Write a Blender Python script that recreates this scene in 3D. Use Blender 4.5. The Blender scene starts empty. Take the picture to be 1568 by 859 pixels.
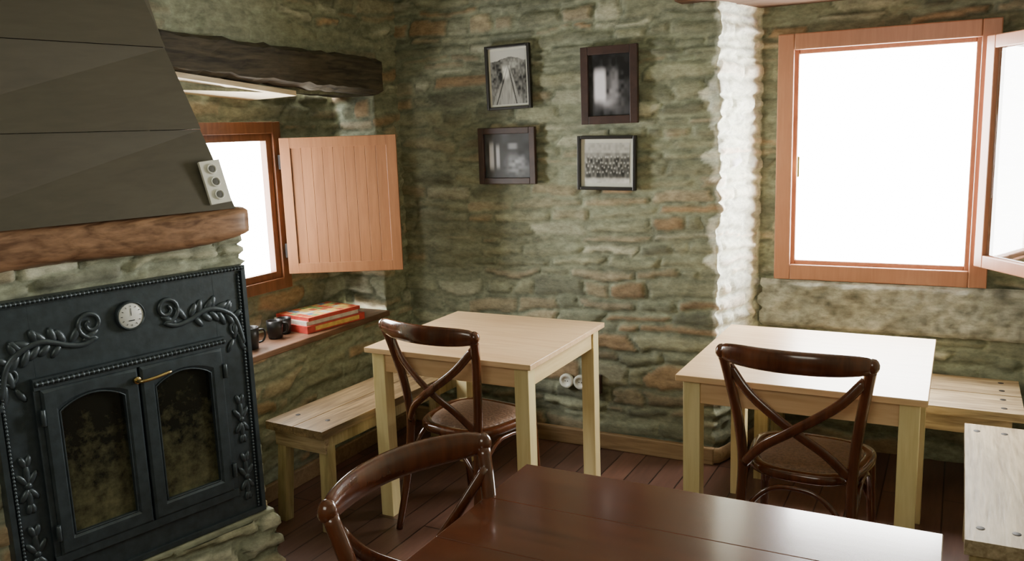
import bpy, bmesh, math, random
import numpy as np
from mathutils import Vector, Matrix
random.seed(4)
rng = np.random.default_rng(7)
V = Vector
scene = bpy.context.scene
COL = scene.collection

# ------------------------------------------------------------------ materials
def new_mat(name):
    m = bpy.data.materials.new(name); m.use_nodes = True
    nt = m.node_tree; b = nt.nodes['Principled BSDF']
    return m, nt, b

def simple(name, col, rough=0.5, metal=0.0, var=0.15, scale=20, bump=0.0, spec=0.5, stretch=(1,1,1)):
    m, nt, b = new_mat(name)
    N = nt.nodes; L = nt.links
    tc = N.new('ShaderNodeTexCoord'); mp = N.new('ShaderNodeMapping'); mp.inputs['Scale'].default_value = stretch
    L.new(tc.outputs['Object'], mp.inputs['Vector'])
    no = N.new('ShaderNodeTexNoise'); no.inputs['Scale'].default_value = scale; no.inputs['Detail'].default_value = 5
    L.new(mp.outputs[0], no.inputs['Vector'])
    cr = N.new('ShaderNodeValToRGB')
    c = np.array(col)
    cr.color_ramp.elements[0].position = 0.3; cr.color_ramp.elements[1].position = 0.7
    cr.color_ramp.elements[0].color = (*(c*(1-var)), 1); cr.color_ramp.elements[1].color = (*np.minimum(c*(1+var), 1), 1)
    L.new(no.outputs['Fac'], cr.inputs[0]); L.new(cr.outputs[0], b.inputs['Base Color'])
    b.inputs['Roughness'].default_value = rough; b.inputs['Metallic'].default_value = metal
    b.inputs['Specular IOR Level'].default_value = spec
    if bump:
        bp = N.new('ShaderNodeBump'); bp.inputs['Strength'].default_value = bump; bp.inputs['Distance'].default_value = 0.01
        L.new(no.outputs['Fac'], bp.inputs['Height']); L.new(bp.outputs[0], b.inputs['Normal'])
    return m

def wood(name, c1, c2, axis='X', rough=0.45, scale=1.0, bump=0.15, knots=0.0, coat=0.0, lo=.38, hi=.66):
    m, nt, b = new_mat(name)
    N = nt.nodes; L = nt.links
    tc = N.new('ShaderNodeTexCoord'); mp = N.new('ShaderNodeMapping')
    s = {'X': (1.2, 14, 14), 'Y': (14, 1.2, 14), 'Z': (14, 14, 1.2)}[axis]
    mp.inputs['Scale'].default_value = [k*scale for k in s]
    L.new(tc.outputs['Object'], mp.inputs['Vector'])
    n1 = N.new('ShaderNodeTexNoise'); n1.inputs['Scale'].default_value = 2.2; n1.inputs['Detail'].default_value = 7; n1.inputs['Distortion'].default_value = 1.2
    n2 = N.new('ShaderNodeTexNoise'); n2.inputs['Scale'].default_value = 9; n2.inputs['Detail'].default_value = 4
    L.new(mp.outputs[0], n1.inputs['Vector']); L.new(mp.outputs[0], n2.inputs['Vector'])
    mx = N.new('ShaderNodeMath'); mx.operation = 'MULTIPLY_ADD'; mx.inputs[1].default_value = 0.35
    L.new(n2.outputs['Fac'], mx.inputs[0]); 
    m2 = N.new('ShaderNodeMath'); m2.operation = 'MULTIPLY'; m2.inputs[1].default_value = 0.7
    L.new(n1.outputs['Fac'], m2.inputs[0]); L.new(m2.outputs[0], mx.inputs[2])
    cr = N.new('ShaderNodeValToRGB'); cr.color_ramp.elements[0].position = lo; cr.color_ramp.elements[1].position = hi
    cr.color_ramp.elements[0].color = (*c1, 1); cr.color_ramp.elements[1].color = (*c2, 1)
    L.new(mx.outputs[0], cr.inputs[0]); L.new(cr.outputs[0], b.inputs['Base Color'])
    b.inputs['Roughness'].default_value = rough
    b.inputs['Coat Weight'].default_value = coat; b.inputs['Coat Roughness'].default_value = 0.12
    bp = N.new('ShaderNodeBump'); bp.inputs['Strength'].default_value = bump; bp.inputs['Distance'].default_value = 0.004
    L.new(mx.outputs[0], bp.inputs['Height']); L.new(bp.outputs[0], b.inputs['Normal'])
    return m

def stone_mat():
    m, nt, b = new_mat('rubble_stone')
    N = nt.nodes; L = nt.links
    at = N.new('ShaderNodeAttribute'); at.attribute_name = 'Col'
    tc = N.new('ShaderNodeTexCoord')
    n1 = N.new('ShaderNodeTexNoise'); n1.inputs['Scale'].default_value = 20; n1.inputs['Detail'].default_value = 8; n1.inputs['Roughness'].default_value = 0.7
    mp = N.new('ShaderNodeMapping'); mp.inputs['Scale'].default_value = (1, 1, 2.0)
    L.new(tc.outputs['Object'], mp.inputs[0]); L.new(mp.outputs[0], n1.inputs['Vector'])
    mr = N.new('ShaderNodeMapRange'); mr.inputs[1].default_value = 0.3; mr.inputs[2].default_value = 0.7; mr.inputs[3].default_value = 0.60; mr.inputs[4].default_value = 1.40
    L.new(n1.outputs['Fac'], mr.inputs[0])
    mx = N.new('ShaderNodeMix'); mx.data_type = 'RGBA'; mx.blend_type = 'MULTIPLY'; mx.inputs[0].default_value = 1
    L.new(at.outputs['Color'], mx.inputs[6]); L.new(mr.outputs[0], mx.inputs[7])
    L.new(mx.outputs[2], b.inputs['Base Color'])
    b.inputs['Roughness'].default_value = 0.8; b.inputs['Specular IOR Level'].default_value = 0.3
    bp = N.new('ShaderNodeBump'); bp.inputs['Strength'].default_value = 0.45; bp.inputs['Distance'].default_value = 0.010
    L.new(n1.outputs['Fac'], bp.inputs['Height']); L.new(bp.outputs[0], b.inputs['Normal'])
    return m

def attr_mat(name, rough=0.4):
    m, nt, b = new_mat(name)
    at = nt.nodes.new('ShaderNodeAttribute'); at.attribute_name = 'Col'
    nt.links.new(at.outputs['Color'], b.inputs['Base Color']); b.inputs['Roughness'].default_value = rough
    return m

M_STONE = stone_mat()
M_PINE_X = wood('pine_x', (.72, .46, .24), (.85, .60, .35), 'X', 0.36, scale=.7, bump=.05)
M_PINE_Y = wood('pine_y', (.72, .53, .25), (.85, .67, .36), 'Y', 0.4, scale=.7, bump=.05)
M_PINE_Z = wood('pine_z', (.74, .60, .28), (.87, .74, .40), 'Z', 0.45, scale=.7, bump=.05)
M_RUST_X = wood('rustic_wood_x', (.22, .15, .08), (.56, .43, .25), 'X', 0.5, bump=0.5)
M_RUST_Y = wood('rustic_wood_y', (.11, .072, .035), (.30, .205, .105), 'Y', 0.42, bump=0.5)
M_SHELF = wood('shelf_wood', (.09, .042, .024), (.22, .115, .065), 'Y', 0.4, bump=0.3)
M_RUST_Z = wood('rustic_wood_z', (.32, .25, .11), (.54, .44, .22), 'Z', 0.5, bump=0.5)
M_DARKTAB = wood('dark_table_wood', (.060, .017, .008), (.125, .036, .014), 'X', 0.22, scale=.45, bump=0.03, coat=0.7, lo=.3, hi=.75)
M_CHAIR = wood('chair_bentwood', (.05, .014, .006), (.14, .040, .014), 'Z', 0.2, scale=.6, bump=0.02, coat=0.7, lo=.3, hi=.75)
M_RATTAN = simple('seat_pad', (.22, .13, .08), 0.45, var=.35, scale=90, bump=.5)
M_WINWOOD = wood('window_wood', (.36, .155, .09), (.45, .21, .125), 'Z', 0.3, bump=0.04, lo=.3, hi=.75)
M_WINDK = wood('window_wood_dark', (.13, .048, .020), (.20, .078, .034), 'Z', 0.4, bump=0.05)
M_SHUT = wood('shutter_wood', (.22, .088, .034), (.29, .120, .048), 'Z', 0.45, bump=0.05)
M_BEAM = wood('old_beam', (.020, .016, .010), (.085, .068, .042), 'Y', 0.8, bump=0.9)
M_BEAMX = wood('old_beam_x', (.05, .025, .012), (.14, .07, .035), 'X', 0.8, bump=0.9)
M_SOFFIT_LIT = wood('soffit_lit', (.6, .48, .30), (.80, .68, .48), 'Y', 0.6, bump=0.3)  # window light on the beam underside, put into a paler wood colour
M_MANTEL = wood('mantel_wood', (.13, .06, .028), (.38, .21, .115), 'Y', 0.5, scale=.8, bump=0.5)
M_HOOD = wood('hood_boards', (.068, .059, .040), (.098, .085, .058), 'Y', 0.6, scale=.6, bump=0.12, lo=.25, hi=.8)
M_IRON = simple('cast_iron', (.048, .064, .075), 0.42, 0.35, .22, 30, .1)
M_IRON2 = simple('cast_iron_relief', (.065, .083, .095), 0.36, 0.45, .2, 40, .1)
M_BRASS = simple('brass', (.6, .45, .2), 0.25, 1.0, .1)
M_WHITE = simple('white_plastic', (.82, .82, .74), 0.35, 0, .03)
M_DIAL = simple('dial_face', (.80, .82, .78), 0.4, 0, .03)
M_BLACK = simple('black_plastic', (.012, .012, .014), 0.35, 0, .1)
M_BLACKF = simple('black_frame', (.015, .013, .012), 0.35, 0, .2)
M_BROWNF = simple('brown_frame', (.045, .022, .018), 0.4, 0, .3)
M_MAT = simple('print_mat', (.68, .68, .60), 0.6, 0, .04)
M_PRINT = attr_mat('photo_print', 0.3)
M_BASE = wood('baseboard_wood', (.22, .14, .07), (.36, .24, .13), 'X', 0.5)
M_BOLT = simple('dark_bolt', (.015, .01, .008), 0.6)
M_PLASTER = simple('plaster', (.42, .42, .31), 0.9, 0, .15, 6, .3)

def floor_mat():
    m, nt, b = new_mat('floor_boards')
    N = nt.nodes; L = nt.links
    tc = N.new('ShaderNodeTexCoord')
    br = N.new('ShaderNodeTexBrick'); br.inputs['Scale'].default_value = 1
    br.inputs['Brick Width'].default_value = 1.1; br.inputs['Row Height'].default_value = 0.12; br.inputs['Mortar Size'].default_value = 0.003
    br.inputs['Color1'].default_value = (.15, .075, .053, 1); br.inputs['Color2'].default_value = (.095, .050, .037, 1); br.inputs['Mortar'].default_value = (.018, .01, .008, 1)
    mp0 = N.new('ShaderNodeMapping'); mp0.inputs['Rotation'].default_value = (0, 0, math.radians(90))
    L.new(tc.outputs['Object'], mp0.inputs[0]); L.new(mp0.outputs[0], br.inputs['Vector'])
    mp = N.new('ShaderNodeMapping'); mp.inputs['Scale'].default_value = (20, 2, 1)
    no = N.new('ShaderNodeTexNoise'); no.inputs['Scale'].default_value = 3; no.inputs['Detail'].default_value = 6
    L.new(tc.outputs['Object'], mp.inputs[0]); L.new(mp.outputs[0], no.inputs['Vector'])
    mr = N.new('ShaderNodeMapRange'); mr.inputs[3].default_value = .6; mr.inputs[4].default_value = 1.4
    L.new(no.outputs['Fac'], mr.inputs[0])
    mx = N.new('ShaderNodeMix'); mx.data_type = 'RGBA'; mx.blend_type = 'MULTIPLY'; mx.inputs[0].default_value = 1
    L.new(br.outputs['Color'], mx.inputs[6]); L.new(mr.outputs[0], mx.inputs[7]); L.new(mx.outputs[2], b.inputs['Base Color'])
    b.inputs['Roughness'].default_value = 0.33
    bp = N.new('ShaderNodeBump'); bp.inputs['Strength'].default_value = .3; bp.inputs['Distance'].default_value = .003
    L.new(br.outputs['Fac'], bp.inputs['Height']); bp.invert = True; L.new(bp.outputs[0], b.inputs['Normal'])
    return m
M_FLOOR = floor_mat()

def soot_glass():
    m, nt, b = new_mat('sooty_glass')
    N = nt.nodes; L = nt.links
    tc = N.new('ShaderNodeTexCoord')
    no = N.new('ShaderNodeTexNoise'); no.inputs['Scale'].default_value = 20; no.inputs['Detail'].default_value = 9; no.inputs['Roughness'].default_value = .7
    L.new(tc.outputs['Object'], no.inputs['Vector'])
    sp = N.new('ShaderNodeSeparateXYZ'); L.new(tc.outputs['Object'], sp.inputs[0])
    g = N.new('ShaderNodeMapRange'); g.inputs[1].default_value = .80; g.inputs[2].default_value = .45; g.inputs[3].default_value = -.2; g.inputs[4].default_value = .1
    L.new(sp.outputs[2], g.inputs[0])
    ad = N.new('ShaderNodeMath'); ad.operation = 'ADD'; L.new(no.outputs['Fac'], ad.inputs[0]); L.new(g.outputs[0], ad.inputs[1])
    cr = N.new('ShaderNodeValToRGB'); cr.color_ramp.elements[0].position = .36; cr.color_ramp.elements[1].position = .80
    cr.color_ramp.elements[0].color = (.012, .013, .010, 1); cr.color_ramp.elements[1].color = (.15, .145, .075, 1)
    L.new(ad.outputs[0], cr.inputs[0]); L.new(cr.outputs[0], b.inputs['Base Color'])
    b.inputs['Roughness'].default_value = 0.12
    return m
M_SOOT = soot_glass()

def glass_mat(name, f):
    m = bpy.data.materials.new(name); m.use_nodes = True
    nt = m.node_tree; nt.nodes.clear()
    o = nt.nodes.new('ShaderNodeOutputMaterial'); t = nt.nodes.new('ShaderNodeBsdfTransparent'); g = nt.nodes.new('ShaderNodeBsdfGlossy')
    g.inputs['Roughness'].default_value = .02
    mx = nt.nodes.new('ShaderNodeMixShader'); mx.inputs[0].default_value = f
    nt.links.new(t.outputs[0], mx.inputs[1]); nt.links.new(g.outputs[0], mx.inputs[2]); nt.links.new(mx.outputs[0], o.inputs[0])
    return m
M_GLASS = glass_mat('window_glass', .08)
M_DGLASS = glass_mat('double_glazing', .2)

# ------------------------------------------------------------------ builder
class B:
    def __init__(s, name): s.name = name; s.v = []; s.f = []; s.m = []; s.sm = []; s.mats = []
    def mi(s, mat):
        if mat not in s.mats: s.mats.append(mat)
        return s.mats.index(mat)
    def add(s, verts, faces, mat, smooth=False):
        o = len(s.v); s.v += [tuple(p) for p in verts]; k = s.mi(mat)
        for f in faces: s.f.append([i+o for i in f]); s.m.append(k); s.sm.append(smooth)
    def box(s, x0, x1, y0, y1, z0, z1, mat, M=None):
        vs = [V((x, y, z)) for z in (z0, z1) for y in (y0, y1) for x in (x0, x1)]
        if M: vs = [M @ p for p in vs]
        s.add(vs, [(0, 2, 3, 1), (4, 5, 7, 6), (0, 1, 5, 4), (2, 6, 7, 3), (0, 4, 6, 2), (1, 3, 7, 5)], mat)
    def hexa(s, vs, mat):
        s.add(vs, [(0, 2, 3, 1), (4, 5, 7, 6), (0, 1, 5, 4), (2, 6, 7, 3), (0, 4, 6, 2), (1, 3, 7, 5)], mat)
    def tube(s, pts, ra, rb=None, ref=(0, 0, 1), n=10, mat=None, caps=True):
        pts = [V(p) for p in pts]; N = len(pts); ref = V(ref); vs = []
        for i, p in enumerate(pts):
            T = (pts[min(i+1, N-1)] - pts[max(i-1, 0)]).normalized()
            A = ref - ref.dot(T)*T
            if A.length < 1e-4: A = V((1, 0, 0)) - T.x*T
            A.normalize(); C = T.cross(A)
            a = ra[i] if hasattr(ra, '__len__') else ra
            b = a if rb is None else (rb[i] if hasattr(rb, '__len__') else rb)
            for k in range(n):
                t = 2*math.pi*k/n; vs.append(p + A*a*math.cos(t) + C*b*math.sin(t))
        fs = [(i*n+k, i*n+(k+1) % n, (i+1)*n+(k+1) % n, (i+1)*n+k) for i in range(N-1) for k in range(n)]
        if caps: fs += [tuple(range(n-1, -1, -1)), tuple((N-1)*n+k for k in range(n))]
        s.add(vs, fs, mat, True)
    def lathe(s, prof, c, n=24, mat=None, M=None, smooth=True):
        vs = []
        for r, z in prof:
            for k in range(n):
                t = 2*math.pi*k/n; p = V((r*math.cos(t), r*math.sin(t), z))
                if M: p = M @ p
                vs.append(p + V(c))
        N = len(prof)
        fs = [(i*n+k, i*n+(k+1) % n, (i+1)*n+(k+1) % n, (i+1)*n+k) for i in range(N-1) for k in range(n)]
        fs += [tuple(range(n-1, -1, -1)), tuple((N-1)*n+k for k in range(n))]
        s.add(vs, fs, mat, smooth)
    def ell(s, c, r, mat, M=None, n=12, m=7):
        prof = [(math.sin(math.pi*(i+.02)/(m+.04)), -math.cos(math.pi*(i+.02)/(m+.04))) for i in range(m+1)]
        S = Matrix.Diagonal((*r, 1)); MM = (M @ S) if M else S
        s.lathe(prof, c, n, mat, MM)
    def finish(s, loc=(0, 0, 0), rz=0, bevel=0, seg=2, M=None):
        me = bpy.data.meshes.new(s.name); me.from_pydata(s.v, [], s.f)
        for m in s.mats: me.materials.append(m)
        me.polygons.foreach_set('material_index', s.m); me.polygons.foreach_set('use_smooth', s.sm)
        bm = bmesh.new(); bm.from_mesh(me); bmesh.ops.recalc_face_normals(bm, faces=bm.faces); bm.to_mesh(me); bm.free()
        ob = bpy.data.objects.new(s.name, me); COL.objects.link(ob)
        if M: ob.matrix_world = M
        else: ob.location = loc; ob.rotation_euler = (0, 0, rz)
        if bevel:
            md = ob.modifiers.new('bevel', 'BEVEL'); md.width = bevel; md.segments = seg; md.limit_method = 'ANGLE'; md.angle_limit = math.radians(50)
        return ob

def smooth(pts, n=8):
    pts = [V(p) for p in pts]; P = [2*pts[0]-pts[1]] + pts + [2*pts[-1]-pts[-2]]; out = []
    for i in range(1, len(P)-2):
        for k in range(n):
            t = k/n; a, b, c, d = P[i-1], P[i], P[i+1], P[i+2]
            out.append(.5*((2*b)+(c-a)*t+(2*a-5*b+4*c-d)*t*t+(3*b-a-3*c+d)*t**3))
    out.append(P[-2]); return out

# ------------------------------------------------------------------ masonry
_T = rng.random((256, 256))
def vn(x, y, off=0):
    x = x + off*17.3; y = y + off*9.7
    xi = np.floor(x).astype(int); yi = np.floor(y).astype(int); fx = x-xi; fy = y-yi
    fx = fx*fx*(3-2*fx); fy = fy*fy*(3-2*fy)
    g = lambda a, b: _T[a % 256, b % 256]
    return ((g(xi, yi)*(1-fx)+g(xi+1, yi)*fx)*(1-fy)+(g(xi, yi+1)*(1-fx)+g(xi+1, yi+1)*fx)*fy)*2-1
def sst(a, b, x):
    t = np.clip((x-a)/(b-a), 0, 1); return t*t*(3-2*t)
PAL = np.array([[.215, .225, .155], [.26, .27, .185], [.30, .30, .20], [.35, .295, .19], [.34, .235, .135], [.43, .43, .32], [.15, .155, .11], [.24, .25, .18], [.31, .265, .18]])
PW = np.array([.18, .17, .14, .11, .10, .10, .06, .07, .07]); PW = PW/PW.sum()
MORT = np.array([.265, .285, .20])
def masonry(a, z, seed):
    r = np.random.default_rng(seed)
    wz = z + .045*vn(a*1.4, z*2.5, seed) + .020*vn(a*6, z*9, seed+1) + .005*vn(a*30, z*30, seed+2)
    wa = a + .06*vn(a*2.5, z*9, seed+3) + .018*vn(a*12, z*25, seed+4)
    hs = r.uniform(.036, .100, 80); zb = np.concatenate([[-.3], -.3+np.cumsum(hs)])
    ci = np.clip(np.searchsorted(zb, wz)-1, 0, 79)
    h = np.zeros_like(a); col = np.zeros(a.shape+(3,)); col[:] = MORT
    for c in range(80):
        msk = ci == c
        if not msk.any(): continue
        ln = r.uniform(.09, .40, 120); ab = np.concatenate([[-3], -3+np.cumsum(ln)])
        wA = wa[msk]; wZ = wz[msk]
        si = np.clip(np.searchsorted(ab, wA)-1, 0, 119)
        rr = r.random((120, 4)); pi = r.choice(len(PAL), 120, p=PW)
        da = np.minimum(wA-ab[si], ab[si+1]-wA); dz = np.minimum(wZ-zb[c], zb[c+1]-wZ)
        d = np.minimum(da, dz) - .25*np.exp(-(da+dz)/.02)*.02
        th = .002+.015*rr[si, 0]**2
        m = sst(th, th+.013, d)
        h[msk] = m*(.45+.55*rr[si, 1])
        cc = PAL[pi[si]]*(.74+.48*rr[si, 2])[:, None]
        mm = (m*.92)[:, None]
        edge = 1-.36*np.exp(-((d-th)/.006)**2)[:, None]*(rr[si, 3] > .3)[:, None]
        col[msk] = (MORT*(1-mm)+cc*mm)*edge
    big = 1+.18*vn(a*1.1, z*1.3, seed+9)+.12*vn(a*7, z*12, seed+10)
    ws = sst(.05, .8, vn(a*3.2, z*4.5, seed+11))[..., None]*.55
    col = col*(1-ws)+MORT*ws
    h = h*(1-.4*ws[..., 0]) + .18*vn(a*18, z*30, seed+12)
    return h, col*big[..., None]

class Wall:
    def __init__(s, name): s.name = name; s.v = []; s.f = []; s.c = []; s.n = 0
    def patch(s, path, z0, z1, holes=(), seed=1, amp=.017, tint=None, step=.0125, s0=0, extra=None):
        P = [np.array(p, float) for p in path]; pts = []; nr = []; S = []; acc = s0; seg = []
        for i in range(len(P)-1):
            d = P[i+1]-P[i]; L = np.linalg.norm(d); d /= L; n = np.array([d[1], -d[0]])
            k = max(1, int(round(L/step)))
            for j in range(k+(1 if i == len(P)-2 else 0)):
                nn = n
                if j == 0 and i > 0:
                    nn = n+pn; nn = nn/np.linalg.norm(nn)*1.0
                pts.append(P[i]+d*L*j/k); nr.append(nn); S.append(acc+L*j/k); seg.append(i)
            acc += L; pn = n
        pts = np.array(pts); nr = np.array(nr); S = np.array(S); seg = np.array(seg)
        nz = int(round((z1-z0)/step)); Z = np.linspace(z0, z1, nz+1)
        A, ZZ = np.meshgrid(S, Z, indexing='ij')
        h, col = masonry(A, ZZ, seed)
        if tint is not None: col = tint(seg[:, None]+0*ZZ, A, ZZ, col)
        dsp = (h-.6)*amp
        ex = extra(A, ZZ) if extra is not None else 0*A
        vx = pts[:, 0][:, None]+nr[:, 0][:, None]*dsp+ex; vy = pts[:, 1][:, None]+nr[:, 1][:, None]*dsp
        vv = np.stack([vx, vy, ZZ], -1).reshape(-1, 3)
        nS = len(S); nZ = nz+1
        I, J = np.meshgrid(np.arange(nS-1), np.arange(nZ-1), indexing='ij')
        keep = np.ones(I.shape, bool)
        px = (pts[:-1]+pts[1:])/2
        for (ax, lo, hi, za, zb_, sg) in holes:
            cx = px[:, ax][:, None]+0*J; cz = ((Z[:-1]+Z[1:])/2)[None, :]+0*I
            keep &= ~((cx > lo) & (cx < hi) & (cz > za) & (cz < zb_) & (seg[:-1][:, None] == sg))
        I = I[keep]; J = J[keep]; b = I*nZ+J
        fc = np.stack([b, b+nZ, b+nZ+1, b+1], -1)+s.n
        s.v.append(vv); s.c.append(col.reshape(-1, 3)); s.f.append(fc); s.n += len(vv)
    def finish(s):
        v = np.concatenate(s.v); f = np.concatenate(s.f); c = np.concatenate(s.c)
        me = bpy.data.meshes.new(s.name)
        me.vertices.add(len(v)); me.vertices.foreach_set('co', v.ravel())
        me.loops.add(len(f)*4); me.loops.foreach_set('vertex_index', f.ravel().astype(np.int32))
        me.polygons.add(len(f)); me.polygons.foreach_set('loop_start', np.arange(0, len(f)*4, 4, dtype=np.int32))
        me.polygons.foreach_set('loop_total', np.full(len(f), 4, dtype=np.int32))
        me.update(calc_edges=True); me.validate()
        me.polygons.foreach_set('use_smooth', np.ones(len(me.polygons), bool))
        at = me.color_attributes.new('Col', 'FLOAT_COLOR', 'POINT')
        at.data.foreach_set('color', np.concatenate([np.clip(c, 0, 1), np.ones((len(c), 1))], 1).ravel())
        me.materials.append(M_STONE)
        ob = bpy.data.objects.new(s.name, me); COL.objects.link(ob); return ob

YB = 3.88; XL = -2.72; YN = 4.32
w = Wall('wall_left')
w.patch([(XL, .6), (XL, 3.9)], 0, .67, seed=11)
w.patch([(XL, .6), (XL, 2.27), (-3.0, 2.27), (-3.0, 3.66), (XL, 3.66), (XL, 3.9)], .64, 1.86, holes=[(1, 2.52, 3.2, .92, 1.66, 2)], seed=12, amp=.018)
w.patch([(XL, .6), (XL, 3.9)], 1.82, 2.62, seed=13)
w.finish()

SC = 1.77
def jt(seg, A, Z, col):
    # daylight glare painted into the reveal stones, ragged spill lapping round the arris
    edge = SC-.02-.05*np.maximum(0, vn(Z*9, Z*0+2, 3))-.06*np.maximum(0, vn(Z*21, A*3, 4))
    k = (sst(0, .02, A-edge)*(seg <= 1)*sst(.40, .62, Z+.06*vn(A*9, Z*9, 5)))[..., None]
    lit_col = np.clip(col*1.7+.36, 0, .92)
    return col*(1-k)+lit_col*k
def jx(A, Z):
    g = np.exp(-((A-SC)/.045)**2)
    return g*(.022*np.round(vn(Z*11, Z*0+1, 8)*2)/2+.012*vn(Z*25, Z*0, 9))
w = Wall('wall_back')
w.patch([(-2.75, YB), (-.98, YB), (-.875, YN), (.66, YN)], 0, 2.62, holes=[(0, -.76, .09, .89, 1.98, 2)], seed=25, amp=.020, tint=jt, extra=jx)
w.finish()
w = Wall('wall_right'); w.patch([(.65, YN+.02), (.65, -1.6)], 0, 2.62, seed=31, step=.025); w.finish()
w = Wall('wall_front'); w.patch([(.67, -1.6), (-2.75, -1.6), (XL, .62)], 0, 2.62, seed=32, step=.03); w.finish()

b = B('floor'); b.box(-3.1, .75, -1.7, 4.45, -.05, 0, M_FLOOR); b.finish()
b = B('ceiling'); b.box(-3.1, .75, -1.7, 4.45, 2.6, 2.65, M_PLASTER); b.finish()

# lintel of the window niche
b = B('lintel_beam'); 
b.box(-1.17, .64, 3.80, 4.30, 2.15, 2.33, M_BEAMX); b.finish(bevel=.02)

# baseboards
b = B('baseboard_back')
b.box(XL+.01, -.985, YB-.035, YB-.008, 0, .085, M_BASE)
b.tube([( -.99, YB-.022, .045), (-.965, YB-.01, .045), (-.945, YB+.04, .045), (-.86, YN-.04, .045)], .042, .014, mat=M_BASE, n=8)
b.finish(bevel=.006)
b = B('baseboard_left'); b.box(XL+.008, XL+.03, 2.35, YB-.04, 0, .08, M_BASE); b.finish(bevel=.005)

# ------------------------------------------------------------------ left niche : beam, soffit, shelf, window, shutter
def rough_beam(name, p0, p1, hw, z0a, z1a, z0b, z1b, mat, seed=0, n=30, jit=.009, ex=10):
    r = random.Random(seed); b = B(name); vs = []
    p0 = V(p0); p1 = V(p1); d = (p1-p0).normalized(); nrm = V((d.y, -d.x, 0))
    K = 24
    for i in range(n+1):
        t = i/n; c = p0.lerp(p1, t); z0 = z0a+(z0b-z0a)*t; z1 = z1a+(z1b-z1a)*t
        sh = 1-.05*(math.exp(-t*n/.6)+math.exp(-(1-t)*n/.6))
        jx_ = r.uniform(-1, 1)*jit*.7; jz = r.uniform(-1, 1)*jit*.5
        for k in range(K):
            a = 2*math.pi*(k+.5)/K; ca, sa = math.cos(a), math.sin(a)
            q = 1/((abs(ca)**ex+abs(sa)**ex)**(1/ex))
            x = ca*q*hw*sh+jx_*.6+r.uniform(-1, 1)*jit*.35; z = (z0+z1)/2+sa*q*(z1-z0)/2*sh+jz+r.uniform(-1, 1)*jit*.35
            vs.append((c.x+nrm.x*x, c.y+nrm.y*x, z))
    fs = [(i*K+k, i*K+(k+1) % K, (i+1)*K+(k+1) % K, (i+1)*K+k) for i in range(n) for k in range(K)]
    fs += [tuple(range(K-1, -1, -1)), tuple(n*K+k for k in range(K))]
    b.add(vs, fs, mat, False); ob = b.finish()
    return ob
rough_beam('wooden_lintel', (-2.815, 2.24, 0), (-2.815, 3.66, 0), .165, 1.885, 2.04, 1.815, 2.005, M_BEAM, 3)
b = B('lit_soffit_1'); b.hexa([V(p) for p in [(-2.99, 2.29, 1.845), (-2.665, 2.29, 1.868), (-2.99, 3.05, 1.80), (-2.70, 3.05, 1.808), (-2.99, 2.29, 1.88), (-2.665, 2.29, 1.888), (-2.99, 3.05, 1.84), (-2.70, 3.05, 1.83)]], M_SOFFIT_LIT); b.finish()  # pale strip added as the window-lit underside of the beam
b = B('wall_shelf'); b.box(-2.99, -2.685, 2.36, 3.64, .66, .69, M_SHELF); b.finish(bevel=.005)

def win_frame(bb, x0, x1, z0, z1, y0, y1, wd, mat, M=None):
    bb.box(x0, x0+wd, y0, y1, z0, z1, mat, M); bb.box(x1-wd, x1, y0, y1, z0, z1, mat, M)
    bb.box(x0+wd, x1-wd, y0, y1, z0, z0+wd, mat, M); bb.box(x0+wd, x1-wd, y0, y1, z1-wd, z1, mat, M)
Mz = Matrix.Rotation(math.radians(90), 4, 'Z')
# window 1 in wall_left (local x -> world Y, local y -> world -X)
b = B('window_1'); MW = Matrix.Translation((0, 0, 0)) @ Mz
win_frame(b, 2.50, 3.22, .88, 1.70, 2.97, 3.05, .055, M_WINDK, Mz)
win_frame(b, 2.545, 3.175, .925, 1.655, 2.985, 3.025, .045, M_WINDK, Mz)
b.box(2.58, 3.14, 3.003, 3.007, .96, 1.62, M_GLASS, Mz)
b.finish(bevel=.004)
# shutter
b = B('window_shutter'); W = .565; H = .665
for (x0, x1, z0, z1) in [(0, .05, 0, H), (W-.05, W, 0, H), (.05, W-.05, 0, .05), (.05, W-.05, H-.05, H)]:
    b.box(x0, x1, -.012, .012, z0, z1, M_SHUT)
nb = 9; pw = (W-.10)/nb
for i in range(nb):
    b.box(.05+i*pw+.0005, .05+(i+1)*pw-.0005, -.006, .006, .045, H-.045, M_SHUT)
b.box(-.012, .0, -.006, .006, .08, .15, M_BLACK); b.box(-.012, .0, -.006, .006, H-.15, H-.08, M_BLACK)
b.finish(loc=(-2.94, 3.175, .955), rz=math.atan2(3.445-3.175, -2.448+2.94), bevel=.001, seg=1)

# ------------------------------------------------------------------ right window
b = B('window_2')
win_frame(b, -.80, .125, .85, 2.02, 4.27, 4.36, .075, M_WINWOOD)
win_frame(b, -.735, .06, .915, 1.955, 4.295, 4.34, .03, M_WINWOOD)
b.box(-.70, -.688, 4.262, 4.272, 1.35, 1.45, M_BRASS)
b.finish(bevel=.005)
b = B('window_casement'); W = .80; z0 = .955; z1 = 1.945
win_frame(b, 0, W, z0, z1, -.022, .022, .055, M_WINWOOD)
b.box(.055, W-.055, -.004, .004, z0+.055, z1-.055, M_DGLASS)
b.finish(loc=(.085, 4.255, 0), rz=math.atan2(-.272, .181), bevel=.005)
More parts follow.
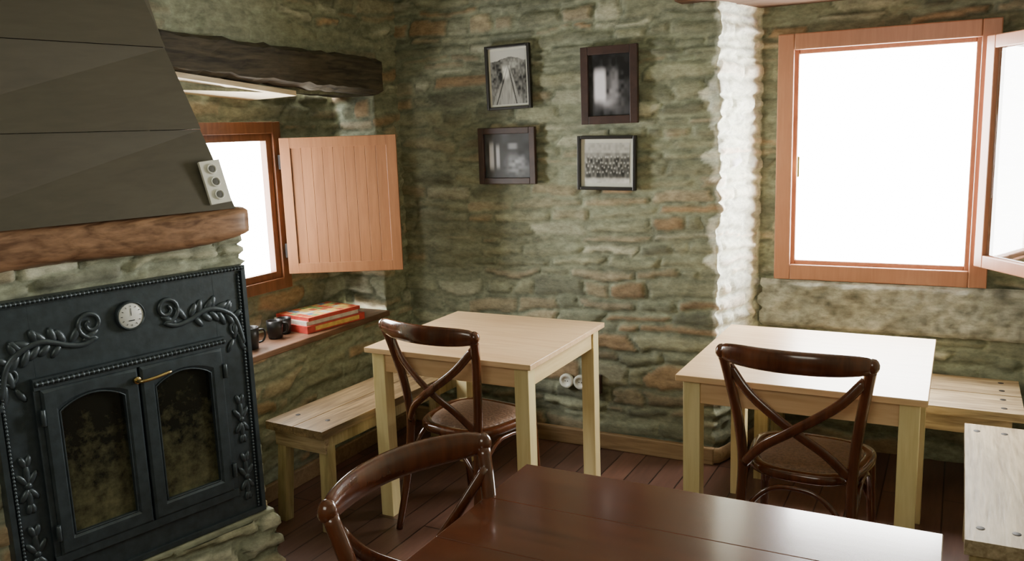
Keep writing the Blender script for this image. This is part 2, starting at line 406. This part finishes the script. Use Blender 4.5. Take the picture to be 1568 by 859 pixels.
# sill : one long rough-hewn stone
def slab_tint(seg, A, Z, col):
    g = .33+.10*vn(A*16, Z*22, 1)+.11*vn(A*40, Z*50, 2)+.08*vn(A*4, Z*5, 3)
    return g[..., None]*np.array([1, 1.02, .86])
w = Wall('window_sill_stone')
w.patch([(-.865, 4.31), (-.862, 4.25), (.34, 4.245), (.35, 4.31)], .61, .85, seed=77, amp=.03, tint=slab_tint, extra=lambda A, Z: 0*A)
vv = w.v[0].reshape(-1, 3)
vv[:, 1] = np.where(vv[:, 1] < 4.28, 4.250+.010*vn(vv[:, 0]*14, vv[:, 2]*18, 5)+.006*vn(vv[:, 0]*45, vv[:, 2]*60, 6)+.03*sst(.83, .85, vv[:, 2])+.03*sst(.63, .61, vv[:, 2]), vv[:, 1])
w.finish()

# ------------------------------------------------------------------ chimney breast + hood + mantel
F0 = V((-2.262, 2.205, 0)); d = V((-.218, -.976, 0)); n = V((.976, -.218, 0))
def fp(s, o): q = F0+d*s+n*o; return (q.x, q.y)
w = Wall('stone_chimney_breast')
w.patch([fp(1.35, -.03), fp(-.02, -.03), (XL+.005, 2.335)], .0, 1.30, seed=41, amp=.025, tint=lambda s, A, Z, c: c*1.45+.03)
w.patch([fp(1.35, .035), fp(-.04, .035), fp(-.05, -.05), (XL+.005, 2.355)], 0, .235, seed=42, amp=.03, tint=lambda s, A, Z, c: c*1.3+.02)
w.finish()
M_SLAB = simple('sill_stone', (.30, .31, .22), 0.85, 0, .3, 14, .8)
b = B('hearth_slab'); q = [V((*fp(1.35, .02), 0)), V((*fp(-.03, .02), 0)), V((*fp(1.35, -.1), 0)), V((*fp(-.03, -.1), 0))]
b.hexa([p+V((0, 0, .222)) for p in q]+[p+V((0, 0, .245)) for p in q], M_SLAB); b.finish(bevel=.006)

# mantel
b = B('mantel_beam'); K = 24; nn = 40; vs = []; r = random.Random(5)
A0 = V((-2.205, 2.20, 0)); A1 = V((-2.50, 1.20, 0)); dd = (A1-A0).normalized(); nm = V((-dd.y, dd.x, 0)); nm = nm if nm.x > 0 else -nm
for i in range(nn+1):
    t = i/nn; c = A0.lerp(A1, t); zt = 1.392-.006*math.sin(t*5); zb = 1.288-.055*t-.012*math.sin(t*7)
    fr = .010*math.sin(t*6+1); sh = 1-.10*math.exp(-t*nn/.8)
    for k in range(K):
        a = 2*math.pi*(k+.5)/K; ca, sa = math.cos(a), math.sin(a); ex = 8; q = 1/((abs(ca)**ex+abs(sa)**ex)**(1/ex))
        x = -.14+ca*q*.14*sh+fr+r.uniform(-.0015, .0015); z = (zt+zb)/2+sa*q*(zt-zb)/2*sh+r.uniform(-.0015, .0015)
        vs.append((c.x+nm.x*x, c.y+nm.y*x, z))
fs = [(i*K+k, i*K+(k+1) % K, (i+1)*K+(k+1) % K, (i+1)*K+k) for i in range(nn) for k in range(K)]
fs += [tuple(range(K-1, -1, -1)), tuple(nn*K+k for k in range(K))]
b.add(vs, fs, M_MANTEL, True); b.finish()

# hood (tapered, boarded)
b = B('chimney_hood')
def hr(z): t = (z-1.385)/1.215; return V((-2.235-.46*t, 2.165-.105*t, z))
def hl(z): t = (z-1.385)/1.215; return V((-2.505-.20*t, 1.17+.03*t, z))
zs = [1.385, 1.66, 1.94, 2.25, 2.60]
for i in range(4):
    za, zb = zs[i]+.001, zs[i+1]-.001; th = V((-.02, 0, 0))
    lipa = V((.006, -.001, 0)); 
    P = [hl(za)+th, hl(za)+lipa, hr(za)+th, hr(za)+lipa, hl(zb)+th, hl(zb), hr(zb)+th, hr(zb)]
    b.hexa(P, M_HOOD)
    P = [hr(za)+th, hr(za), V((XL+.01, 2.24, za)), V((XL+.01, 2.262, za)), hr(zb)+th, hr(zb), V((XL+.01, 2.24, zb)), V((XL+.01, 2.262, zb))]
    b.hexa(P, M_HOOD)
b.finish()
# outlet plate on the hood
za, zb = 1.405, 1.515
R0 = hr(za); L0 = hl(za); ux = (R0-L0).normalized(); uz = (hr(zb)-hr(za)).normalized(); un = ux.cross(uz).normalized()
if un.x < 0: un = -un
c0 = R0-ux*.046
MO = Matrix((( ux.x, un.x, uz.x, c0.x), (ux.y, un.y, uz.y, c0.y), (ux.z, un.z, uz.z, c0.z), (0, 0, 0, 1)))
b = B('wall_outlet'); b.box(-.038, .038, .004, .016, 0, .15, M_WHITE)
M_HOLE = simple('socket_hole', (.12, .12, .11), .6)
for k in range(3):
    M1 = Matrix.Rotation(math.radians(-90), 4, 'X')
    b.lathe([(.018, 0), (.018, .005), (.014, .006), (.012, .001)], (0, .0165, .03+k*.045), 20, M_WHITE, M1)
    b.lathe([(.0115, 0), (.0115, .002)], (0, .0175, .03+k*.045), 16, M_HOLE, M1)
b.finish(M=MO, bevel=.002)
# outlet on the back wall
b = B('wall_outlet')
for k in (-1, 1):
    M1 = Matrix.Rotation(math.radians(90), 4, 'X')
    b.lathe([(.038, -.01), (.038, .006), (.034, .010), (.024, .010), (.021, .004)], (k*.039, 0, 0), 24, M_WHITE, M1)
    for q in (-.007, .007): b.lathe([(.0028, .003), (.0028, .0055)], (k*.039+q, 0, 0), 8, M_BLACK, M1)
b.box(.10, .155, -.012, .01, -.045, .05, M_BROWNF)
b.finish(loc=(-1.715, YB-.018, .335))

# ------------------------------------------------------------------ fireplace insert (local x right, -y to viewer)
b = B('fireplace_insert')
HW = .425; Z0 = .25; Z1 = 1.18
def rope(pts, r=.008, tw=.016, mat=M_IRON2):
    P = []; 
    for i in range(len(pts)-1):
        a, c = V(pts[i]), V(pts[i+1]); L = (c-a).length; k = int(L/(tw/4))
        P += [a.lerp(c, j/k) for j in range(k)]
    P.append(V(pts[-1]))
    rad = [r*(1+.38*math.sin(i*math.pi/2)) for i in range(len(P))]
    b.tube(P, rad, ref=(0, 1, 0), n=8, mat=mat)
b.box(-HW, -.30, 0, .035, Z0, Z1, M_IRON); b.box(.30, HW, 0, .035, Z0, Z1, M_IRON)
b.box(-.30, .30, 0, .035, .915, Z1, M_IRON); b.box(-.30, .30, 0, .035, Z0, .365, M_IRON)
b.box(-.31, .31, .035, .05, .34, .93, M_BLACK)
for (x0, x1, z0, z1) in [(-HW, HW, Z1-.018, Z1), (-HW, -HW+.016, Z0, Z1-.018), (HW-.016, HW, Z0, Z1-.018), (-HW+.016, HW-.016, Z0, Z0+.018)]:
    b.box(x0, x1, -.012, 0, z0, z1, M_IRON)
rope([(-HW+.008, -.014, Z1-.008), (HW-.008, -.014, Z1-.008)], .006, .013); rope([(-HW+.026, -.004, Z0+.02), (-HW+.026, -.004, Z1-.03)], .004, .012); rope([(HW-.026, -.004, Z0+.02), (HW-.026, -.004, Z1-.03)], .004, .012)
b.box(-.318, .318, -.022, 0, .905, .94, M_IRON); rope([(-.315, -.025, .925), (.315, -.025, .925)], .007, .015)
b.box(-.318, -.300, -.014, 0, .35, .905, M_IRON); b.box(.300, .318, -.014, 0, .35, .905, M_IRON); b.box(-.318, .318, -.018, 0, .345, .372, M_IRON)
def door(x0, x1, z0, z1, hinge):
    ix0, ix1, iz0, iz1 = x0+.048, x1-.048, z0+.055, z1-.045; ah = .035
    inner = []; outer = []
    NN = 14
    for i in range(NN): t = i/NN; inner.append((ix0+(ix1-ix0)*t, iz0)); outer.append((x0+(x1-x0)*t, z0))
    for i in range(NN): t = i/NN; inner.append((ix1, iz0+(iz1-ah-iz0)*t)); outer.append((x1, z0+(z1-z0)*t))
    for i in range(NN):
        t = i/NN; x = ix1+(ix0-ix1)*t; inner.append((x, iz1-ah+ah*math.sin(math.pi*t)**.8)); outer.append((x1+(x0-x1)*t, z1))
    for i in range(NN): t = i/NN; inner.append((ix0, iz1-ah+(iz0-iz1+ah)*t)); outer.append((x0, z1+(z0-z1)*t))
    m = len(inner); yf = -.024; vs = []
    for (x, z) in outer: vs.append((x, yf+.006, z))
    for (o, i_) in zip(outer, inner): vs.append((i_[0]+(o[0]-i_[0])*.85, yf, i_[1]+(o[1]-i_[1])*.85))
    for (o, i_) in zip(outer, inner): vs.append((i_[0]+(o[0]-i_[0])*.2, yf, i_[1]+(o[1]-i_[1])*.2))
    for (x, z) in inner: vs.append((x, yf+.008, z))
    for (x, z) in inner: vs.append((x, .03, z))
    for (x, z) in outer: vs.append((x, .01, z))
    fs = []
    for (a, c) in ((0, 1), (1, 2), (2, 3), (3, 4), (5, 0)):
        for k in range(m): k2 = (k+1) % m; fs.append((a*m+k, a*m+k2, c*m+k2, c*m+k))
    b.add(vs, fs, M_IRON)
    b.add([(x, -.002, z) for x, z in inner], [tuple(range(m))], M_SOOT)
    b.tube([(x, yf+.005, z) for x, z in inner+[inner[0]]], .003, ref=(0, 1, 0), n=6, mat=M_IRON)
door(-.300, -.004, .372, .905, 0); door(.004, .300, .372, .905, 1)
b.tube(smooth([(-.012, -.02, .865), (-.012, -.055, .865), (.03, -.062, .868), (.09, -.058, .875)], 5), .006, ref=(0, 0, 1), n=8, mat=M_BRASS)
b.lathe([(.012, 0), (.012, .01)], (-.012, -.025, .865), 14, M_BRASS, Matrix.Rotation(math.radians(90), 4, 'X'))
for sx in (-1, 1):
    for zz in (.45, .82): b.tube([(sx*.303, -.026, zz-.025), (sx*.303, -.026, zz+.025)], .008, ref=(0, 1, 0), n=8, mat=M_IRON2)
R = Matrix.Rotation(math.radians(90), 4, 'X')
b.lathe([(.048, 0), (.048, .012), (.044, .018), (.041, .012)], (0, 0, 1.075), 28, M_IRON2, R)
b.lathe([(.0405, .0), (.0405, .0135)], (0, 0, 1.075), 28, M_DIAL, R)
b.box(-.0012, .0012, -.0155, -.0145, 1.075, 1.10, M_BLACK); b.box(-.010, .010, -.0155, -.0145, 1.058, 1.061, M_BLACK)
for k in range(12):
    a = k*math.pi/6; b.box(-.001, .001, -.0155, -.0145, .028, .034, M_BLACK, Matrix.Translation((0, 0, 1.075)) @ Matrix.Rotation(a, 4, 'Y'))
def spiral(cx, cz, r0, turns, sgn, start, k=26):
    return [(cx+sgn*(r0*(1-.8*i/k))*math.cos(start+turns*2*math.pi*i/k), cz+(r0*(1-.8*i/k))*math.sin(start+turns*2*math.pi*i/k)) for i in range(k+1)]
def relief(P2, r0, r1, y=-.003):
    N = len(P2); P = [V((x, y, z)) for x, z in P2]
    rad = [r0*math.sin(math.pi*min(1, .15+.85*i/(N-1)*.6+0))**.5*(1-i/(N-1))+r1 for i in range(N)]
    b.tube(P, [q*.8 for q in rad], rad, ref=(0, 1, 0), n=8, mat=M_IRON2)
def leaf(x, z, L, wd, ang):
    M1 = Matrix.Rotation(-ang, 4, 'Y')
    c = V((x, -.002, z))+M1 @ V((L*.5, 0, 0)); b.ell(c, (L*.55, .007, wd*.85), M_IRON2, M1, 8, 6)
for sg in (-1, 1):
    tail = smooth([(sg*.40, .0, .90), (sg*.375, 0, .99), (sg*.33, 0, 1.03), (sg*.27, 0, 1.045), (sg*.20, 0, 1.02), (sg*.15, 0, 1.012), (sg*.105, 0, 1.03)], 6)
    sp = spiral(sg*.125, 1.072, .045, 1.45, sg, -math.pi*.55)
    P2 = [(p.x, p.z) for p in tail[:-1]]+sp
    relief(P2, .005, .0065)
    relief(spiral(sg*.375, .955, .028, 1.2, sg, math.pi*.5), .002, .004)
    for (x, z, L, wd, an) in [(.155, 1.02, .06, .013, 150), (.19, 1.025, .06, .015, 125), (.205, 1.03, .05, .015, 60), (.235, 1.035, .05, .015, 75), (.26, 1.045, .05, .015, 40), (.285, 1.045, .045, .015, 70), (.30, 1.04, .055, .015, 15), (.22, 1.025, .045, .013, -50), (.25, 1.032, .045, .014, -40), (.28, 1.035, .05, .014, -50), (.31, 1.03, .055, .014, -65), (.33, 1.03, .045, .014, 45), (.35, 1.02, .04, .014, 75), (.34, 1.02, .06, .014, -60), (.37, 1.0, .04, .013, 30), (.375, .98, .06, .014, -100), (.385, .94, .07, .014, -80), (.36, .92, .05, .012, -120), (.395, .89, .04, .010, -60)]:
        a = math.radians(an); a = a if sg > 0 else math.pi-a
        leaf(sg*x, z, L, wd, a)
    for zc in (.62, .40):
        for (dz, L, an) in [(.0, .07, 90), (.0, .05, 55), (.0, .05, 125), (-.01, .06, -90), (-.01, .045, -55), (-.01, .045, -125), (.055, .04, 70), (.055, .04, 110), (-.055, .035, -75), (-.055, .035, -105)]:
            leaf(sg*.362, zc+dz, L, .012, math.radians(an))
        b.ell((sg*.362, -.004, zc), (.012, .008, .012), M_IRON2, None, 8, 5)
C0 = F0+d*.425
b.finish(loc=(C0.x, C0.y, 0), rz=math.atan2(.976, .218), bevel=.002, seg=1)

# ------------------------------------------------------------------ tables
def pine_table(name, x0, x1, y0, y1):
    b = B(name); cx, cy = (x0+x1)/2, (y0+y1)/2; hx, hy = (x1-x0)/2, (y1-y0)/2
    b.box(-hx, hx, -hy, hy, .728, .75, M_PINE_X)
    L = .06; o = .022
    for sx in (-1, 1):
        for sy in (-1, 1):
            xa = sx*(hx-o-L/2); ya = sy*(hy-o-L/2); b.box(xa-L/2, xa+L/2, ya-L/2, ya+L/2, 0, .728, M_PINE_Z)
    for sy in (-1, 1):
        y = sy*(hy-o-.02); b.box(-hx+o+L, hx-o-L, y-.012, y+.012, .645, .728, M_PINE_X)
    for sx in (-1, 1):
        x = sx*(hx-o-.02); b.box(x-.012, x+.012, -hy+o+L, hy-o-L, .645, .728, M_PINE_Y)
    return b.finish(loc=(cx, cy, 0), bevel=.002)
pine_table('pine_table', -2.17, -1.395, 2.745, 3.50)
pine_table('pine_table', -.86, -.055, 2.82, 3.65)
b = B('dark_dining_table'); x0, x1, y0, y1 = -.98, .005, 1.0, 1.89
nb = 4; wy = (y1-y0)/nb
for i in range(nb): b.box(x0, x1, y0+i*wy, y0+(i+1)*wy-.0002, .72, .75, M_DARKTAB)
for x in (x0+.03, x1-.10):
    for y in (y0+.03, y1-.10): b.box(x, x+.07, y, y+.07, 0, .72, M_DARKTAB)
b.box(x0+.1, x1-.1, y0+.04, y0+.065, .62, .72, M_DARKTAB); b.box(x0+.1, x1-.1, y1-.065, y1-.04, .62, .72, M_DARKTAB)
b.box(x0+.04, x0+.065, y0+.1, y1-.1, .62, .72, M_DARKTAB); b.box(x1-.065, x1-.04, y0+.1, y1-.1, .62, .72, M_DARKTAB)
b.finish(bevel=.002)

# ------------------------------------------------------------------ cross-back chairs
def chair(loc, rz):
    b = B('dining_chair')
    K = 40; out = []
    for k in range(K):
        t = 2*math.pi*k/K; c, s_ = math.cos(t), math.sin(t); q = 1/((abs(c)**3.2+abs(s_)**3.2)**(1/3.2))
        y = s_*q*.205; x = c*q*(.205+.03*(y/.205)); out.append((x, y))
    lev = [(.93, .418), (1.0, .426), (1.0, .446), (.97, .455), (.86, .457), (.82, .452)]
    vs = [(x*f, y*f, z) for f, z in lev for x, y in out]
    fs = [(i*K+k, i*K+(k+1) % K, (i+1)*K+(k+1) % K, (i+1)*K+k) for i in range(len(lev)-1) for k in range(K)]+[tuple(range(K-1, -1, -1))]
    b.add(vs, fs, M_CHAIR, True)
    lev = [(.83, .450), (.80, .458), (.6, .464), (.3, .467)]
    vs = [(x*f, y*f, z) for f, z in lev for x, y in out]
    fs = [(i*K+k, i*K+(k+1) % K, (i+1)*K+(k+1) % K, (i+1)*K+k) for i in range(len(lev)-1) for k in range(K)]+[tuple(3*K+k for k in range(K))]
    b.add(vs, fs, M_RATTAN, True)
    for sx in (-1, 1):
        P = smooth([(sx*.205, -.275, 0), (sx*.188, -.225, .22), (sx*.178, -.198, .44), (sx*.190, -.205, .60), (sx*.215, -.235, .76), (sx*.232, -.262, .858)], 6)
        b.tube(P, [.0135+.0045*min(1, i/8) for i in range(len(P))], ref=(0, 1, 0), n=12, mat=M_CHAIR)
        b.ell((sx*.235, -.264, .868), (.022, .021, .026), M_CHAIR)
        P = smooth([(sx*.205, .195, 0), (sx*.193, .17, .2), (sx*.185, .155, .425)], 6)
        b.tube(P, [.0125+.006*i/12 for i in range(len(P))], ref=(0, 1, 0), n=12, mat=M_CHAIR)
    R_ = []; n_ = 24
    for i in range(n_+1):
        t = -1+2*i/n_; R_.append(V((t*.24, -.262-.072*(1-t*t), .868+.004*math.cos(t*1.5))))
    hh = [.020+.018*math.sqrt(max(0, 1-abs(-1+2*i/n_)**4)) for i in range(n_+1)]
    b.tube(R_, hh, [.014]*(n_+1), ref=(0, 0, 1), n=14, mat=M_CHAIR)
    for sx in (-1, 1):
        o = .006*sx
        P = smooth([(-sx*.216, -.245+o, .815), (-sx*.135, -.268+o, .725), (0, -.272+o, .625), (sx*.10, -.245+o, .55), (sx*.172, -.205+o, .465)], 6)
        b.tube(P, .0165, .007, ref=V((sx*.6, 0, 1)), n=10, mat=M_CHAIR)
    def hoop(a, c, zt, zb):
        a = V(a); c = V(c); m = (a+c)/2
        P = smooth([V((a.x, a.y, zb)), a.lerp(c, .12)+V((0, 0, zb+(zt-zb)*.55)), a.lerp(c, .3)+V((0, 0, zt-.012)), m+V((0, 0, zt)), a.lerp(c, .7)+V((0, 0, zt-.012)), a.lerp(c, .88)+V((0, 0, zb+(zt-zb)*.55)), V((c.x, c.y, zb))], 5)
        b.tube(P, .009, ref=(0.1, 1, 0.2), n=8, mat=M_CHAIR)
    hoop((-.185, -.215, 0), (.185, -.215, 0), .405, .24); hoop((-.19, .165, 0), (.19, .165, 0), .405, .24)
    hoop((-.187, -.215, 0), (-.19, .165, 0), .405, .24); hoop((.187, -.215, 0), (.19, .165, 0), .405, .24)
    return b.finish(loc=(*loc, 0), rz=rz)
chair((-1.755, 2.925), math.radians(-9))
chair((-.432, 3.01), math.radians(-3))
chair((-.80, 1.42), math.radians(-103))

# ------------------------------------------------------------------ benches
b = B('wooden_bench')   # along left wall (local y length)
Lb = 1.2; wb = .32
b.box(-wb/2, -.004, 0, Lb, .415, .45, M_RUST_Y); b.box(.0, wb/2, 0, Lb, .415, .45, M_RUST_Y)
b.box(-wb/2+.02, wb/2-.02, .03, .055, .34, .415, M_RUST_X); b.box(-wb/2+.02, wb/2-.02, Lb-.055, Lb-.03, .34, .415, M_RUST_X)
b.box(wb/2-.045, wb/2-.02, .055, Lb-.055, .36, .415, M_RUST_Z); b.box(-wb/2+.02, -wb/2+.045, .055, Lb-.055, .36, .415, M_RUST_Z)
for sx in (-1, 1):
    for y in (.07, Lb-.07):
        sy = -1 if y < .5 else 1
        b.tube([(sx*(wb/2-.045), y, .415), (sx*(wb/2-.03), y+sy*.03, 0)], .033, ref=(1, 1, 0), n=4, mat=M_RUST_Z)
for y in (.12, Lb-.12):
    for x in (-.09, .08): b.lathe([(.011, 0), (.011, .0015)], (x, y, .45), 10, M_BOLT)
b.finish(loc=(-2.385, 2.52, 0), rz=math.radians(-3), bevel=.004)
b = B('wooden_bench')   # in window niche
b.box(-.82, .27, 3.74, 3.98, .415, .45, M_RUST_X); b.box(-.82, .27, 3.99, 4.23, .415, .45, M_RUST_X)
b.box(-.78, .23, 3.765, 3.79, .34, .415, M_RUST_X)
for x in (-.78, .17):
    for y in (3.77, 4.16): b.box(x, x+.06, y, y+.05, 0, .415, M_RUST_Z)
for x in (-.74, .20):
    for y in (3.80, 3.92, 4.05, 4.17): b.lathe([(.012, 0), (.012, .0015)], (x, y, .45), 10, M_BOLT)
b.finish(bevel=.005)
b = B('wooden_bench')   # right side, near
M_RY2 = wood('rustic_wood_y2', (.28, .21, .12), (.56, .45, .29), 'Y', 0.5, bump=0.4)
b.box(.06, .26, 2.53, 3.56, .405, .45, M_RY2); b.box(.265, .47, 2.53, 3.56, .405, .45, M_RY2)
b.box(.075, .455, 2.56, 2.59, .31, .405, M_RUST_X); b.box(.075, .455, 3.50, 3.53, .31, .405, M_RUST_X)
for x in (.075, .395):
    for y in (2.55, 3.48): b.box(x, x+.06, y, y+.06, 0, .405, M_RUST_Z)
for y in (2.62, 3.48):
    for x in (.10, .19, .33): b.lathe([(.012, 0), (.012, .0015)], (x, y, .45), 10, M_BOLT)
b.finish(bevel=.008)

# ------------------------------------------------------------------ things on the shelf
b = B('board_game_box')
cm = {k: simple('box_'+k, c, .4, 0, .25, 30) for k, c in dict(red=(.48, .05, .04), yellow=(.68, .45, .12), white=(.62, .60, .52), green=(.15, .3, .12), blue=(.1, .2, .4)).items()}
b.box(-.13, .13, -.19, .19, 0, .035, cm['red']); b.box(-.125, .115, -.18, .16, .035, .055, cm['white'])
b.box(-.12, .12, -.17, .17, .055, .072, cm['red'])
b.box(-.11, .11, -.16, .16, .072, .0725, cm['yellow'])
rr_ = random.Random(9)
for i in range(6):
    for j in range(8):
        c = rr_.choice(['yellow', 'red', 'green', 'white', 'red', 'blue', 'yellow', 'red'])
        x = -.09+i*.036; y = -.14+j*.04; b.box(x-.014, x+.014, y-.016, y+.016, .0725, .0735, cm[c])
b.box(-.132, -.128, -.12, .14, .008, .028, cm['yellow']); b.box(.1302, .132, -.14, .15, .008, .028, cm['yellow'])
b.finish(loc=(-2.84, 3.25, .691), rz=math.radians(-8))
def mug(loc, s=1, rz=0):
    b = B('coffee_mug')
    b.lathe([(.030*s, 0), (.033*s, .006), (.037*s, .05*s), (.038*s, .085*s), (.0345*s, .085*s), (.033*s, .05*s), (.029*s, .01)], (0, 0, 0), 28, M_BLACK)
    b.tube(smooth([(.036*s, 0, .07*s), (.058*s, 0, .068*s), (.062*s, 0, .045*s), (.052*s, 0, .025*s), (.034*s, 0, .02*s)], 5), .005, ref=(0, 1, 0), n=8, mat=M_BLACK)
    b.finish(loc=loc, rz=rz)
mug((-2.835, 2.93, .691), 1, .6); mug((-2.86, 3.02, .691), .9, 2.4); mug((-2.80, 2.73, .691), 1.15, 1)

# ------------------------------------------------------------------ framed pictures (tonal prints)
def blob(u, v, cu, cv, ru, rv, p=2): return np.exp(-(np.abs((u-cu)/ru)**p+np.abs((v-cv)/rv)**p))
def p1(u, v):
    g = .16+.12*vn(u*7, v*9, 1)+.10*vn(u*24, v*24, 2)
    hz = .72; k = np.clip((hz-v)/hz, 0, 1)
    road = np.abs(u-.5+.08*k) < .04+.36*k
    g = np.where(road & (v < hz), .34+.10*vn(u*30, v*6, 3), g)
    for s in (-.18, .18):
        g = np.where((np.abs(u-.5+.08*k-s*k*1.6) < .018) & (v < hz), .06, g)
    g = np.where(v > .84+.05*vn(u*5, v*0, 4), .55+.05*vn(u*4, v*4, 4), g)
    g = g+.5*blob(u, v, .42, .60, .10, .12, 4)+.25*blob(u, v, .62, .72, .12, .06, 4)-.25*blob(u, v, .30, .50, .05, .10, 4)
    return g
def p2(u, v):
    g = .025+.03*vn(u*5, v*5, 1)+.10*blob(u, v, .55, .25, .3, .25)
    g = g+.95*blob(u, v, .27, .50, .14, .26, 6)+.20*blob(u, v, .60, .50, .11, .26, 4)+.10*vn(u*14, v*14, 2)*blob(u, v, .5, .4, .4, .4)+.3*blob(u, v, .45, .22, .2, .08, 2)
    return g
def p3(u, v):
    g = .04+.04*vn(u*6, v*6, 1)
    g = g+.65*blob(u, v, .15, .5, .05, .3, 6)+.55*blob(u, v, .29, .48, .04, .26, 6)+.22*blob(u, v, .7, .3, .22, .2, 3)*(1+.8*vn(u*14, v*14, 4))+.3*blob(u, v, .62, .72, .10, .07, 4)
    return g
def p4(u, v):
    r = random.Random(12)
    g = .52+.10*vn(u*5, v*5, 1)
    g = g-.22*sst(.78, .72, v)*sst(.10, .16, v)+.10*vn(u*20, v*14, 3)
    for r_ in range(3, -1, -1):
        for c in range(13):
            cx = .05+c*.075+r.uniform(-.02, .02)+.035*(r_ % 2); cy = .24+r_*.125+r.uniform(-.03, .03)
            dk = r.uniform(.6, .95); w_ = r.uniform(.028, .045)
            g = g*(1-dk*blob(u, v, cx, cy-.05, w_, .075, 3))
            g = g+r.uniform(.25, .5)*blob(u, v, cx, cy+.03, .014, .022)
    return g+.15*sst(.18, .05, v)
def picture(name, cx, cz, wd, ht, fr, matw, fmat, fn, tilt=0, tint=(1, 1, .95)):
    b = B(name); hx, hz = wd/2, ht/2
    win_frame(b, -hx, hx, -hz, hz, -.024, 0, fr, fmat)
    b.box(-hx+fr*.5, hx-fr*.5, -.008, -.002, -hz+fr*.5, hz-fr*.5, M_MAT)
    ob = b.finish(loc=(cx, YB-.014, cz), bevel=.003)
    ix, iz = hx-fr-matw, hz-fr-matw; n_ = 110; m_ = 110
    U, Vv = np.meshgrid(np.linspace(0, 1, n_), np.linspace(0, 1, m_), indexing='ij')
    g = np.clip(fn(U, Vv), .01, .9)
    vv = np.stack([-ix+2*ix*U, 0*U-.0095, -iz+2*iz*Vv], -1).reshape(-1, 3)
    I, J = np.meshgrid(np.arange(n_-1), np.arange(m_-1), indexing='ij'); q = (I*m_+J).ravel()
    fc = np.stack([q, q+m_, q+m_+1, q+1], -1)
    me = bpy.data.meshes.new('print'); me.from_pydata(vv.tolist(), [], fc.tolist())
    at = me.color_attributes.new('Col', 'FLOAT_COLOR', 'POINT')
    c = (g.ravel()[:, None]*np.array(tint)); at.data.foreach_set('color', np.concatenate([c, np.ones((len(c), 1))], 1).ravel())
    me.materials.append(M_PRINT); po = bpy.data.objects.new('print', me); COL.objects.link(po); po.parent = ob
    ob.rotation_euler = (0, math.radians(tilt), 0)
picture('framed_photo', -2.03, 1.881, .25, .315, .014, .012, M_BLACKF, p1, -1)
picture('framed_photo', -1.493, 1.814, .285, .36, .038, .0, M_BROWNF, p2, 0, (1, .98, 1.1))
picture('framed_photo', -2.052, 1.492, .325, .285, .032, .0, M_BROWNF, p3, 0, (.95, 1, 1.15))
picture('framed_photo', -1.512, 1.449, .30, .26, .016, .018, M_BLACKF, p4, 1)

# ------------------------------------------------------------------ light
wd = bpy.data.worlds.new('World'); scene.world = wd; wd.use_nodes = True
bg = wd.node_tree.nodes['Background']; bg.inputs[0].default_value = (1.0, .995, .95, 1); bg.inputs[1].default_value = 46
def portal(loc, rot, sx, sy):
    l = bpy.data.lights.new('portal', 'AREA'); l.shape = 'RECTANGLE'; l.size = sx; l.size_y = sy; l.cycles.is_portal = True
    o = bpy.data.objects.new('window_portal', l); o.location = loc; o.rotation_euler = rot; COL.objects.link(o)
portal((-.335, 4.40, 1.43), (math.radians(-90), 0, 0), .85, 1.1)
portal((-3.08, 2.86, 1.29), (0, math.radians(-90), 0), .76, .7)
l = bpy.data.lights.new('fill_light', 'AREA'); l.size = 1.4; l.energy = 32; l.color = (1, .97, .82)  # unseen area light added as soft fill from behind the camera
o = bpy.data.objects.new('fill_light', l); o.location = (-.6, -.6, 2.45); o.rotation_euler = (math.radians(40), 0, math.radians(10)); COL.objects.link(o)

# ------------------------------------------------------------------ camera
th = math.radians(28); p = math.atan(230/1300.); ro = .035
Rr = V((math.cos(th), math.sin(th), 0)); Ff = V((-math.sin(th), math.cos(th), 0)); Zz = V((0, 0, 1))
Fw = Ff*math.cos(p)-Zz*math.sin(p); Up = Ff*math.sin(p)+Zz*math.cos(p)
k = 1/math.sqrt(1+ro*ro); right = (Rr-ro*Up)*k; up = (ro*Rr+Up)*k
cam = bpy.data.cameras.new('camera'); cam.sensor_width = 36; cam.lens = 36*1300/1568; cam.clip_start = .02
co = bpy.data.objects.new('camera', cam); COL.objects.link(co)
co.matrix_world = Matrix(((right.x, up.x, -Fw.x, 0), (right.y, up.y, -Fw.y, 0), (right.z, up.z, -Fw.z, 1.62), (0, 0, 0, 1)))
scene.camera = co
